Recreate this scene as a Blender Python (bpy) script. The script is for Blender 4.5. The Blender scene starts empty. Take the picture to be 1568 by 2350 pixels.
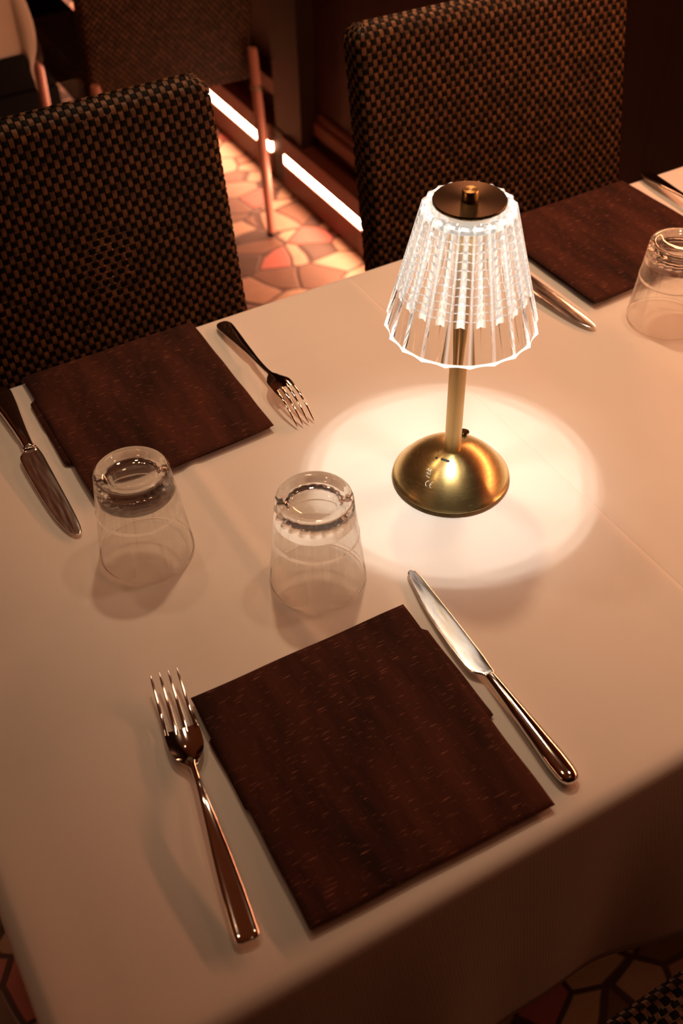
import bpy, bmesh, math, random
import numpy as np
from mathutils import Vector, Matrix

random.seed(7)
rng = np.random.default_rng(11)
PI = math.pi
S = bpy.context.scene
COL = S.collection
TZ = 0.75                                   # height of the table tops

# ------------------------------------------------------------------ camera
cd = bpy.data.cameras.new('camera')
cam = bpy.data.objects.new('camera', cd)
COL.objects.link(cam)
r_ = Vector((0.8678, -0.4966, -0.0190)); f_ = Vector((0.3424, 0.6253, -0.7013))
f_.normalize(); r_ = (r_ - f_ * r_.dot(f_)).normalized(); u_ = r_.cross(f_)
cam.matrix_world = Matrix(((r_.x, u_.x, -f_.x, -0.4356), (r_.y, u_.y, -f_.y, -0.5873),
                           (r_.z, u_.z, -f_.z, 0.6696 + TZ), (0, 0, 0, 1)))
cd.sensor_fit = 'VERTICAL'; cd.sensor_height = 36.0; cd.sensor_width = 24.0
cd.lens = 2489.8 / 2350 * 36.0
cd.clip_start = 0.02
cd.dof.use_dof = True; cd.dof.focus_distance = 0.93; cd.dof.aperture_fstop = 6.3
S.camera = cam

# ------------------------------------------------------------------ world, exposure, lamps
W = bpy.data.worlds.new('world'); S.world = W; W.use_nodes = True
W.node_tree.nodes['Background'].inputs[0].default_value = (1.0, 0.45, 0.22, 1)
W.node_tree.nodes['Background'].inputs[1].default_value = 0.01
vs = S.view_settings
vs.view_transform = 'Standard'; vs.look = 'None'; vs.exposure = 0.0; vs.gamma = 1.0; vs.use_curve_mapping = False
cy = S.cycles
cy.max_bounces = 16; cy.transmission_bounces = 14; cy.glossy_bounces = 6; cy.diffuse_bounces = 4
cy.use_denoising = True; cy.caustics_refractive = True; cy.caustics_reflective = True
cy.blur_glossy = 0.6; cy.sample_clamp_indirect = 6.0

def lamp(name, kind, loc, power, col, target=None, **kw):
    l = bpy.data.lights.new(name, kind); l.energy = power; l.color = col
    for k, v in kw.items(): setattr(l, k, v)
    o = bpy.data.objects.new(name, l); COL.objects.link(o); o.location = loc
    if target is not None:
        o.rotation_euler = (Vector(target) - Vector(loc)).to_track_quat('-Z', 'Y').to_euler()
    return o

WARM = (1.0, 0.62, 0.36)
ORANGE = (1.0, 0.36, 0.16)
for nm, loc, p, tgt in (('ceiling_spot_key', (0.32, 0.75, 2.62), 56, (0.20, 0.17, TZ)), ('ceiling_spot_far_left', (-0.30, 0.95, 2.62), 11, (0.0, 0.15, TZ)),
                        ('ceiling_spot_right', (0.58, 0.05, 2.62), 20, (0.25, 0.1, TZ)), ('ceiling_spot_left', (-0.80, 0.25, 2.62), 5, (-0.2, 0.1, TZ)),
                        ('ceiling_spot_near', (-0.05, -0.75, 2.62), 0.8, (-0.05, 0.05, TZ))):
    lamp(nm, 'SPOT', loc, p, WARM, tgt, spot_size=math.radians(45), spot_blend=1.0, shadow_soft_size=0.06)
lamp('ceiling_spot_aisle', 'SPOT', (0.25, 1.6, 2.62), 4, WARM, (0.1, 1.0, 0.3), spot_size=math.radians(70), spot_blend=0.9, shadow_soft_size=0.045)
# LED strip in the cove of the padded panel on the right wall, same colour as the one on the plinth
lamp('cove_led_table_side', 'AREA', (0.735, 0.0, 1.12), 4.6, ORANGE, (-0.2, 0.0, 0.75), shape='RECTANGLE', size=1.2, size_y=0.025)
lamp('cove_led_wall_side', 'AREA', (0.72, -0.45, 1.13), 1.6, ORANGE, (0.79, -0.45, 1.45), shape='RECTANGLE', size=1.6, size_y=0.02)
lamp('left_wall_led_light', 'AREA', (-2.3, 0.3, 0.95), 1.5, ORANGE, (-0.4, 0.0, 0.72), shape='RECTANGLE', size=1.2, size_y=0.04)
lamp('added_overhang_fill', 'AREA', (0.735, -0.95, 0.92), 0.2, ORANGE, (0.08, -0.35, 0.62), shape='RECTANGLE', size=0.7, size_y=0.025)  # unseen lamp added to tint the front overhang orange, no cove here
lamp('added_aisle_fill', 'AREA', (0.735, 1.15, 1.30), 6.5, ORANGE, (0.0, 1.45, 0.75), shape='RECTANGLE', size=1.1, size_y=0.025)  # unseen lamp added to brighten the far cloth and chair back

# ------------------------------------------------------------------ material helpers
def mat(name, base=(0.5, 0.5, 0.5), rough=0.5, metal=0.0, **kw):
    m = bpy.data.materials.new(name); m.use_nodes = True
    b = m.node_tree.nodes['Principled BSDF']
    b.inputs['Base Color'].default_value = (*base, 1)
    b.inputs['Roughness'].default_value = rough
    b.inputs['Metallic'].default_value = metal
    for k, v in kw.items():
        b.inputs[k.replace('_', ' ')].default_value = v
    return m
def N(m, t, **kw):
    n = m.node_tree.nodes.new(t)
    for k, v in kw.items(): setattr(n, k, v)
    return n
def L(m, a, b): m.node_tree.links.new(a, b)
def bsdf(m): return m.node_tree.nodes['Principled BSDF']
def ramp(m, src, stops):
    n = N(m, 'ShaderNodeValToRGB'); L(m, src, n.inputs[0])
    e = n.color_ramp.elements
    while len(e) < len(stops): e.new(0.5)
    for i, (p, c) in enumerate(stops):
        e[i].position = p; e[i].color = (*c, 1) if len(c) == 3 else c
    return n
def coords(m, scale=(1, 1, 1), rot=(0, 0, 0), out='Object'):
    tc = N(m, 'ShaderNodeTexCoord'); mp = N(m, 'ShaderNodeMapping')
    mp.inputs['Scale'].default_value = scale; mp.inputs['Rotation'].default_value = rot
    L(m, tc.outputs[out], mp.inputs[0]); return mp.outputs[0]
def noise(m, vec, scale, detail=3, rough=0.5):
    n = N(m, 'ShaderNodeTexNoise'); n.inputs['Scale'].default_value = scale
    n.inputs['Detail'].default_value = detail; n.inputs['Roughness'].default_value = rough
    L(m, vec, n.inputs['Vector']); return n
def mix(m, fac, a, b, mode='MIX'):
    n = N(m, 'ShaderNodeMix', data_type='RGBA', blend_type=mode)
    if isinstance(fac, float): n.inputs[0].default_value = fac
    else: L(m, fac, n.inputs[0])
    for s, v in ((6, a), (7, b)):
        if isinstance(v, tuple): n.inputs[s].default_value = (*v, 1)
        else: L(m, v, n.inputs[s])
    return n.outputs[2]
def math_(m, op, a, b=0.0):
    n = N(m, 'ShaderNodeMath', operation=op)
    for i, v in enumerate((a, b)):
        if isinstance(v, (int, float)): n.inputs[i].default_value = v
        else: L(m, v, n.inputs[i])
    return n.outputs[0]
def bump(m, h, strength, dist):
    n = N(m, 'ShaderNodeBump'); n.inputs['Strength'].default_value = strength; n.inputs['Distance'].default_value = dist
    L(m, h, n.inputs['Height']); L(m, n.outputs[0], bsdf(m).inputs['Normal'])

def cloth_material(name, col):
    m = mat(name, col, 0.9)
    bsdf(m).inputs['Sheen Weight'].default_value = 0.15
    v = coords(m, rot=(0, 0, 0.35))
    w1 = N(m, 'ShaderNodeTexWave', bands_direction='X'); w1.inputs['Scale'].default_value = 300; w1.inputs['Distortion'].default_value = 0.6
    w2 = N(m, 'ShaderNodeTexWave', bands_direction='Y'); w2.inputs['Scale'].default_value = 300; w2.inputs['Distortion'].default_value = 0.6
    L(m, v, w1.inputs[0]); L(m, v, w2.inputs[0])
    h = math_(m, 'MULTIPLY', w1.outputs[1], w2.outputs[1])
    bump(m, h, 0.13, 0.0004)
    n = noise(m, v, 9, 4)
    c = ramp(m, n.outputs[0], [(0.3, tuple(x * 0.96 for x in col)), (0.7, col)])
    L(m, c.outputs[0], bsdf(m).inputs['Base Color'])
    return m
M_cloth = cloth_material('white_tablecloth_linen', (0.78, 0.755, 0.72))
M_cloth_far = cloth_material('cream_tablecloth_linen', (0.74, 0.70, 0.62))

def napkin_material():
    m = mat('brown_slub_napkin', (0.05, 0.018, 0.012), 0.9)
    b = bsdf(m); b.inputs['Specular IOR Level'].default_value = 0.08
    v = coords(m)
    blot = noise(m, coords(m, (16, 3.5, 5)), 2.0, 5, 0.6)
    base = ramp(m, blot.outputs[0], [(0.34, (0.026, 0.0115, 0.0095)), (0.66, (0.092, 0.029, 0.019))])
    streak = noise(m, coords(m, (900, 35, 1)), 1.0, 2)
    c1 = mix(m, math_(m, 'MULTIPLY', streak.outputs[0], 0.55), base.outputs[0], (0.018, 0.009, 0.007))
    # light slubs: short dashes running across the napkin
    s1 = noise(m, coords(m, (75, 1250, 1), (0, 0, 0.03)), 1.0, 1)
    r1 = ramp(m, s1.outputs[0], [(0.675, (0, 0, 0)), (0.725, (1, 1, 1))])
    fine = noise(m, coords(m, (1300, 300, 1)), 1.0, 2, 0.7)
    k = math_(m, 'MULTIPLY', r1.outputs[0], math_(m, 'MULTIPLY', math_(m, 'POWER', fine.outputs[0], 2.0), 2.6))
    c2 = mix(m, k, c1, (0.36, 0.15, 0.095))
    L(m, c2, b.inputs['Base Color'])
    w = noise(m, coords(m, (1500, 500, 1)), 1.0, 2)
    bump(m, w.outputs[0], 0.35, 0.0008)
    return m
M_napkin = napkin_material()

M_steel = mat('polished_steel', (0.80, 0.77, 0.73), 0.07, 1.0)
def blade_material():
    m = mat('worn_steel_blade', (0.90, 0.88, 0.86), 0.16, 1.0)
    n = noise(m, coords(m, (400, 40, 40)), 1.0, 4)
    r = ramp(m, n.outputs[0], [(0.3, (0.10,) * 3), (0.8, (0.24,) * 3)])
    L(m, r.outputs[0], bsdf(m).inputs['Roughness']); return m
M_blade = blade_material()

def brass_material(name, rough, aniso):
    m = mat(name, (0.72, 0.56, 0.24), rough, 1.0)
    b = bsdf(m); b.inputs['Anisotropic'].default_value = aniso; b.inputs['Anisotropic Rotation'].default_value = 0.25
    t = N(m, 'ShaderNodeTangent', direction_type='RADIAL', axis='Z'); L(m, t.outputs[0], b.inputs['Tangent'])
    n = noise(m, coords(m, (60, 60, 900)), 1.0, 3)
    r = ramp(m, n.outputs[0], [(0.3, (rough * 0.97,) * 3), (0.7, (rough * 1.03,) * 3)])
    L(m, r.outputs[0], b.inputs['Roughness'])
    return m
M_brass = brass_material('brushed_brass', 0.27, 0.7)
M_brass_stem = brass_material('satin_brass_stem', 0.34, 0.3)
bsdf(M_brass_stem).inputs['Base Color'].default_value = (0.52, 0.37, 0.17, 1)
M_brass_dark = brass_material('brushed_bronze_cap', 0.27, 0.6)
bsdf(M_brass_dark).inputs['Base Color'].default_value = (0.10, 0.062, 0.027, 1)
M_rubber = mat('black_rubber', (0.012, 0.011, 0.010), 0.7)
M_print = mat('white_laser_print', (0.85, 0.78, 0.66), 0.6)
M_hole = mat('black_socket', (0.01, 0.01, 0.01), 0.35, 0.3)

def glass_material(name, col, ior):
    m = bpy.data.materials.new(name); m.use_nodes = True
    m.node_tree.nodes.remove(m.node_tree.nodes['Principled BSDF'])
    g = N(m, 'ShaderNodeBsdfGlass'); g.inputs['Color'].default_value = (*col, 1)
    g.inputs['Roughness'].default_value = 0.0; g.inputs['IOR'].default_value = ior
    L(m, g.outputs[0], m.node_tree.nodes['Material Output'].inputs[0])
    return m, g
M_glass, gg_ = glass_material('clear_tumbler_base', (0.985, 0.985, 0.975), 1.46)
tpb = N(M_glass, 'ShaderNodeBsdfTransparent'); mxb = N(M_glass, 'ShaderNodeMixShader'); mxb.inputs[0].default_value = 0.95
L(M_glass, tpb.outputs[0], mxb.inputs[1]); L(M_glass, gg_.outputs[0], mxb.inputs[2]); L(M_glass, mxb.outputs[0], M_glass.node_tree.nodes['Material Output'].inputs[0])
# the thin walls bend light very little except where it grazes them
M_thin, gg_ = glass_material('clear_tumbler_wall', (0.985, 0.985, 0.975), 1.46)
lw = N(M_thin, 'ShaderNodeLayerWeight'); lw.inputs[0].default_value = 0.5
fac = math_(M_thin, 'ADD', math_(M_thin, 'MULTIPLY', math_(M_thin, 'POWER', lw.outputs['Facing'], 5.0), 0.85), 0.14)
tp = N(M_thin, 'ShaderNodeBsdfTransparent'); tp.inputs[0].default_value = (0.985, 0.985, 0.975, 1)
mxg = N(M_thin, 'ShaderNodeMixShader'); L(M_thin, fac, mxg.inputs[0]); L(M_thin, tp.outputs[0], mxg.inputs[1]); L(M_thin, gg_.outputs[0], mxg.inputs[2])
L(M_thin, mxg.outputs[0], M_thin.node_tree.nodes['Material Output'].inputs[0])
M_crystal, g_ = glass_material('cut_crystal_acrylic', (0.99, 0.99, 0.985), 1.5)
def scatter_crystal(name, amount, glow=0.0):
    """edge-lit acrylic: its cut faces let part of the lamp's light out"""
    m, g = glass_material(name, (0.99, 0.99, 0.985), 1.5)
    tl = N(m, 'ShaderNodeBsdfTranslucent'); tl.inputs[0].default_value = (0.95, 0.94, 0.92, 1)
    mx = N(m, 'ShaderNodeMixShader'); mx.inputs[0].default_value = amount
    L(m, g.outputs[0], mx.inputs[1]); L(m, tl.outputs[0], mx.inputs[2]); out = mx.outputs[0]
    if glow:  # added emission stands in for lamp light leaving the cut faces
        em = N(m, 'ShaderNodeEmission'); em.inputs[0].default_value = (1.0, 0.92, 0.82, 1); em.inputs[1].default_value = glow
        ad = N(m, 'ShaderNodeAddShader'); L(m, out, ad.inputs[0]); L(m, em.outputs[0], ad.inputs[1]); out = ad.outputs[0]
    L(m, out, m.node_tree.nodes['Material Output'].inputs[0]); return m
M_cut = scatter_crystal('cut_crystal_teeth', 0.05)
M_step = scatter_crystal('cut_crystal_steps_glow', 0.25, 0.42)
M_rim = scatter_crystal('cut_crystal_rim_glow', 0.40, 0.9)
M_cusp = scatter_crystal('cut_crystal_rib_edges_glow', 0.10, 0.22)  # bright rib lines painted in as emission

def emit(name, col, s):
    m = bpy.data.materials.new(name); m.use_nodes = True
    b = bsdf(m); b.inputs['Base Color'].default_value = (*col, 1)
    b.inputs['Emission Color'].default_value = (*col, 1); b.inputs['Emission Strength'].default_value = s
    return m
M_led = emit('warm_white_led', (1.0, 0.90, 0.78), 80)
M_edge = emit('edge_light_led', (1.0, 0.90, 0.78), 3)
M_strip = emit('orange_led_strip', (1.0, 0.42, 0.235), 75)

def strand(name, cols, rough):
    m = mat(name, cols[0], rough)
    v = N(m, 'ShaderNodeTexVoronoi'); v.inputs['Scale'].default_value = 130
    L(m, coords(m), v.inputs['Vector'])
    sep = N(m, 'ShaderNodeSeparateColor'); L(m, v.outputs['Color'], sep.inputs[0])
    r = ramp(m, sep.outputs[0], [(0.0, cols[0]), (0.5, cols[1]), (1.0, cols[2])])
    L(m, r.outputs[0], bsdf(m).inputs['Base Color'])
    bsdf(m).inputs['Specular IOR Level'].default_value = 0.25 if 'brown' in name else 0.08
    return m
M_brown = strand('brown_wicker_strand', [(0.055, 0.027, 0.013), (0.105, 0.050, 0.022), (0.17, 0.080, 0.034)], 0.5)
M_black = strand('black_wicker_strand', [(0.003, 0.003, 0.003), (0.004, 0.004, 0.003), (0.006, 0.005, 0.004)], 0.6)
M_leg = mat('tan_painted_metal', (0.60, 0.30, 0.24), 0.4, 0.1)
M_ring = mat('pale_metal_ring', (0.55, 0.45, 0.32), 0.3, 0.8)
def wood(name, a, b_, rough):
    m = mat(name, a, rough)
    n = noise(m, coords(m, (60, 60, 3)), 1.2, 4)
    r = ramp(m, n.outputs[0], [(0.3, a), (0.7, b_)])
    L(m, r.outputs[0], bsdf(m).inputs['Base Color']); return m
M_wall = wood('dark_mahogany_panel', (0.035, 0.013, 0.010), (0.055, 0.020, 0.014), 0.5)
M_plinth = wood('mahogany_plinth', (0.13, 0.042, 0.026), (0.17, 0.055, 0.034), 0.45)
M_column = wood('dark_walnut_column', (0.022, 0.014, 0.009), (0.032, 0.019, 0.012), 0.5)
M_table = wood('dark_table_wood', (0.05, 0.03, 0.02), (0.08, 0.05, 0.03), 0.5)
M_ceiling = mat('brown_ceiling_plaster', (0.42, 0.21, 0.115), 0.9)
M_roomwall = mat('dark_red_wall_plaster', (0.07, 0.028, 0.018), 0.8)
M_leather = mat('black_leather', (0.003, 0.003, 0.003), 0.7, Specular_IOR_Level=0.15)

def floor_material():
    m = mat('crazy_paving_stone', (0.6, 0.4, 0.3), 0.55)
    v = coords(m, (1.0, 1.25, 1.0), (0, 0, 0.5))
    wob = noise(m, v, 6, 1)
    vm = N(m, 'ShaderNodeVectorMath', operation='MULTIPLY_ADD')
    L(m, wob.outputs['Color'], vm.inputs[0]); vm.inputs[1].default_value = (0.05, 0.05, 0); L(m, v, vm.inputs[2])
    a = N(m, 'ShaderNodeTexVoronoi', feature='F1'); a.inputs['Scale'].default_value = 10.5
    e = N(m, 'ShaderNodeTexVoronoi', feature='DISTANCE_TO_EDGE'); e.inputs['Scale'].default_value = 10.5
    L(m, vm.outputs[0], a.inputs['Vector']); L(m, vm.outputs[0], e.inputs['Vector'])
    sep = N(m, 'ShaderNodeSeparateColor'); L(m, a.outputs['Color'], sep.inputs[0])
    cr = ramp(m, sep.outputs[0], [(0.0, (0.26, 0.15, 0.10)), (0.16, (0.55, 0.36, 0.26)), (0.36, (0.68, 0.50, 0.36)),
                                  (0.62, (0.74, 0.56, 0.36)), (0.80, (0.62, 0.20, 0.17)), (0.9, (0.13, 0.08, 0.06))])
    cr.color_ramp.interpolation = 'CONSTANT'
    n = noise(m, v, 30, 4)
    c = mix(m, 0.25, cr.outputs[0], n.outputs[0], 'MULTIPLY')
    g = ramp(m, e.outputs['Distance'], [(0.028, (0, 0, 0)), (0.05, (1, 1, 1))])
    c2 = mix(m, g.outputs[0], (0.09, 0.045, 0.03), c)
    L(m, c2, bsdf(m).inputs['Base Color'])
    bump(m, g.outputs[0], 0.6, 0.004)
    return m
M_floor = floor_material()

# ------------------------------------------------------------------ object helpers
def tag(o, label, cat, group=None):
    o['label'] = label; o['category'] = cat
    if group: o['group'] = group
    return o
def empty(name, loc, rz=0.0):
    o = bpy.data.objects.new(name, None); COL.objects.link(o)
    o.location = loc; o.rotation_euler = (0, 0, rz); o.empty_display_size = 0.05
    return o
def mesh_obj(name, verts, faces, mats, parent=None, smooth=True, sharp=None, fm=None):
    me = bpy.data.meshes.new(name)
    me.from_pydata([tuple(v) for v in verts], [], faces)
    for m in (mats if isinstance(mats, (list, tuple)) else [mats]): me.materials.append(m)
    me.polygons.foreach_set('use_smooth', [smooth] * len(me.polygons))
    if fm is not None: me.polygons.foreach_set('material_index', fm)
    me.update()
    if sharp is not None: me.set_sharp_from_angle(angle=math.radians(sharp))
    o = bpy.data.objects.new(name, me); COL.objects.link(o)
    if parent is not None: o.parent = parent
    return o
def copy_tree(o, parent=None):
    c = o.copy(); COL.objects.link(c)
    if parent is not None: c.parent = parent
    for ch in [x for x in bpy.data.objects if x.parent == o]:
        copy_tree(ch, c)
    return c
class Geo:
    def __init__(s): s.v = []; s.f = []
    def add(s, v, f):
        b = len(s.v); s.v += [tuple(x) for x in v]; s.f += [tuple(i + b for i in q) for q in f]
    def box(s, x0, x1, y0, y1, z0, z1):
        s.add([(x0, y0, z0), (x1, y0, z0), (x1, y1, z0), (x0, y1, z0), (x0, y0, z1), (x1, y0, z1), (x1, y1, z1), (x0, y1, z1)],
              [(0, 3, 2, 1), (4, 5, 6, 7), (0, 1, 5, 4), (1, 2, 6, 5), (2, 3, 7, 6), (3, 0, 4, 7)])
    def rings(s, rings, cap0=True, cap1=True):
        n = len(rings[0]); v = [p for r in rings for p in r]; f = []
        for i in range(len(rings) - 1):
            for j in range(n):
                k = (j + 1) % n
                f.append((i * n + j, i * n + k, (i + 1) * n + k, (i + 1) * n + j))
        if cap0: f.append(tuple(range(n))[::-1])
        if cap1: f.append(tuple((len(rings) - 1) * n + j for j in range(n)))
        s.add(v, f)
    def lathe(s, prof, n=64, cx=0, cy=0, cap0=True, cap1=True):
        s.rings([[(cx + r * math.cos(2 * PI * j / n), cy + r * math.sin(2 * PI * j / n), z) for j in range(n)] for r, z in prof], cap0, cap1)
    def tube(s, pts, rad, n=16):
        rr = []
        for i, p in enumerate(pts):
            a = Vector(pts[max(i - 1, 0)]); b = Vector(pts[min(i + 1, len(pts) - 1)])
            d = (b - a).normalized(); x = d.cross(Vector((0.3, 1, 0.1))).normalized(); y = d.cross(x)
            r = rad[i] if isinstance(rad, (list, tuple)) else rad
            rr.append([tuple(Vector(p) + x * r * math.cos(2 * PI * k / n) + y * r * math.sin(2 * PI * k / n)) for k in range(n)])
        s.rings(rr)
    def obj(s, name, m, parent=None, smooth=True, sharp=40):
        return mesh_obj(name, s.v, s.f, m, parent, smooth, sharp)
def interp(x, xs, ys): return float(np.interp(x, xs, ys))

# ------------------------------------------------------------------ the room
def structure(name, g, m, sharp=30):
    o = g.obj(name, m, None, False, None); o['kind'] = 'structure'; return o
WX = 0.80                                   # face of the right-hand wall
g = Geo(); g.box(-3.0, 2.0, -3.0, 5.5, -0.05, 0.0); structure('floor', g, M_floor)
g = Geo(); g.box(-3.0, 2.0, -3.0, 5.5, 2.70, 2.75); structure('ceiling', g, M_ceiling)
g = Geo(); g.box(WX, WX + 0.1, -3.0, 5.5, 0.0, 2.70); structure('wall_right', g, M_wall)
g = Geo(); g.box(-3.1, -3.0, -3.0, 5.5, 0.0, 2.70); structure('wall_left', g, M_roomwall)
g = Geo(); g.box(-3.0, WX, 5.5, 5.6, 0.0, 2.70); structure('wall_back', g, M_roomwall)
g = Geo(); g.box(-3.0, WX, -3.1, -3.0, 0.0, 2.70); structure('wall_front', g, M_roomwall)
BX = 0.742                                  # face of the lit plinth
def plinth(name, y0, y1):
    g = Geo()
    g.box(BX, WX, y0, y1, 0.004, 0.072)
    g.box(BX + 0.014, WX, y0, y1, 0.072, 0.098)
    g.box(BX, WX, y0, y1, 0.098, 0.145)
    structure(name, g, M_plinth)
plinth('baseboard_right', -2.9, 1.835)
plinth('baseboard_right_far', 1.905, 5.4)
g = Geo(); g.box(WX - 0.022, WX, -2.9, 1.72, 0.185, 0.215); g.box(WX - 0.012, WX, -2.9, 1.72, 0.215, 0.232)
structure('trim_1', g, M_plinth)
g = Geo(); g.box(WX - 0.040, WX, 1.89, 5.4, 0.225, 0.262); structure('trim_2', g, M_plinth)
M_panel = mat('red_padded_panel', (0.42, 0.07, 0.04), 0.6)
g = Geo(); g.box(WX - 0.02, WX - 0.001, -2.6, 0.42, 1.09, 2.2); g.box(WX - 0.06, WX - 0.001, -2.6, 0.42, 1.05, 1.085); structure('trim_3', g, M_panel)
for i, (y0, y1, lab) in enumerate(((1.12, 1.828, 'long glowing orange LED strip on the plinth, nearer the table'),
                                   (1.908, 5.3, 'glowing orange LED strip on the plinth beyond the dark column'))):
    g = Geo(); g.box(BX + 0.002, BX + 0.013, y0, y1, 0.0735, 0.0965)
    o = g.obj('led_strip', M_strip, None, False, None)
    tag(o, lab, 'light strip', 'LED strips along the wall plinth')
g = Geo(); g.box(0.752, WX - 0.001, 1.74, 1.885, 0.147, 2.69); g.box(0.748, WX - 0.001, 1.838, 1.902, 0.001, 0.146)
o = g.obj('column', M_column, None, False, None)
tag(o, 'dark wooden column standing against the red-lit wall', 'column')

# ------------------------------------------------------------------ wicker
def weave(P, nu, nv, amp, wu, wv, closed=True):
    """P(u,v) -> (pos, normal); vertical brown strands, horizontal black strands, over and under."""
    V = []; F = []; FM = []
    def strips(A, nlen, closed_strip):
        # A: (nstrips, nlen, 3 across, 3)
        ns = A.shape[0]; base = sum(len(x) for x in V)
        V.append(A.reshape(-1, 3))
        idx = np.arange(ns * nlen * 3).reshape(ns, nlen, 3) + base
        if closed_strip: nx = np.roll(idx, -1, axis=1)
        else: nx = idx[:, 1:, :]; idx = idx[:, :-1, :]
        q = np.stack([idx[:, :, :-1], idx[:, :, 1:], nx[:, :, 1:], nx[:, :, :-1]], -1).reshape(-1, 4)
        return q
    # vertical
    i = np.arange(nu)[:, None, None]; j = np.arange(2 * nv + 1)[None, :, None]; k = np.array([-1, 0, 1])[None, None, :]
    u = (i + 0.5 + k * wu * 0.5) / nu + 0 * j; v = j / (2 * nv) + 0 * u
    kk = (j - 1) / 2.0
    off = amp * np.where(j % 2 == 1, np.where((i + kk.astype(int)) % 2 == 0, 1.0, -1.0), 0.0)
    off = off + 0.25 * amp * (1 - np.abs(k)) + 0 * u
    p, n = P(u, v); A = p + n * off[..., None]
    f1 = strips(A, 2 * nv + 1, False)
    # horizontal
    i = np.arange(nv)[:, None, None]; nl = 2 * nu + (0 if closed else 1)
    j = np.arange(nl)[None, :, None]
    v = (i + 0.5 + k * wv * 0.5) / nv + 0 * j; u = j / (2 * nu) + 0 * v
    kk = ((j - 1) // 2)
    off = -amp * np.where(j % 2 == 1, np.where((kk + i) % 2 == 0, 1.0, -1.0), 0.0)
    off = off + 0.25 * amp * (1 - np.abs(k)) + 0 * u
    p, n = P(u, v); A = p + n * off[..., None]
    f2 = strips(A, nl, closed)
    verts = np.concatenate(V); faces = np.concatenate([f1, f2])
    fm = np.concatenate([np.zeros(len(f1), int), np.ones(len(f2), int)])
    return verts.tolist(), faces.tolist(), fm.tolist()

def slab_surface(w, t, z0, z1, rt, rc, lean=0.0, zl=0.0):
    """closed upright slab, rounded top; u runs round it, v up it."""
    hx, hy = w / 2, t / 2
    segs = [2 * (hx - rc), PI / 2 * rc, 2 * (hy - rc), PI / 2 * rc] * 2
    cum = np.concatenate([[0], np.cumsum(segs)]); per = cum[-1]
    Lv = (z1 - rt - z0) + PI / 2 * rt
    def P(u, v):
        s = (u % 1.0) * per; l = v * Lv
        a = np.clip((l - (z1 - rt - z0)) / rt, 0, PI / 2)
        inset = rt * (1 - np.cos(a)); z = np.where(l < z1 - rt - z0, z0 + l, z1 - rt + rt * np.sin(a))
        x = np.zeros_like(s); y = np.zeros_like(s); nx = np.zeros_like(s); ny = np.zeros_like(s)
        cs = [(-hx + rc, -hy, 1, 0, None), (hx - rc, -hy + rc, 0, 0, -PI / 2), (hx, -hy + rc, 0, 1, None), (hx - rc, hy - rc, 0, 0, 0.0),
              (hx - rc, hy, -1, 0, None), (-hx + rc, hy - rc, 0, 0, PI / 2), (-hx, hy - rc, 0, -1, None), (-hx + rc, -hy + rc, 0, 0, PI)]
        for i, (cx, cy_, dx, dy, ang) in enumerate(cs):
            msk = (s >= cum[i]) & (s <= cum[i + 1]); d = s - cum[i]
            if ang is None:
                xx = cx + dx * d; yy = cy_ + dy * d; n1 = dy + 0 * d; n2 = -dx + 0 * d
            else:
                th = ang + d / rc; n1 = np.cos(th); n2 = np.sin(th); xx = cx + rc * n1; yy = cy_ + rc * n2
            x = np.where(msk, xx, x); y = np.where(msk, yy, y); nx = np.where(msk, n1, nx); ny = np.where(msk, n2, ny)
        # inset towards the middle line
        sx = np.clip(np.abs(x) - np.minimum(inset, np.abs(x)), 0, None) / np.maximum(np.abs(x), 1e-9)
        kx = np.where(np.abs(x) > hx - rt, (hx - rt + (np.abs(x) - (hx - rt)) * np.cos(a)) / np.maximum(np.abs(x), 1e-9), 1.0)
        ky = np.cos(a)
        x2 = x * kx; y2 = y * np.where(np.abs(y) > hy - rt, (np.maximum(hy - rt, 0) + (np.abs(y) - np.maximum(hy - rt, 0)) * np.cos(a)) / np.maximum(np.abs(y), 1e-9), 1.0)
        pos = np.stack([x2, y2 + lean * (z - zl), z], -1)
        nor = np.stack([nx * np.cos(a), ny * np.cos(a), np.sin(a)], -1)
        return pos, nor
    return P, per, Lv

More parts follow.
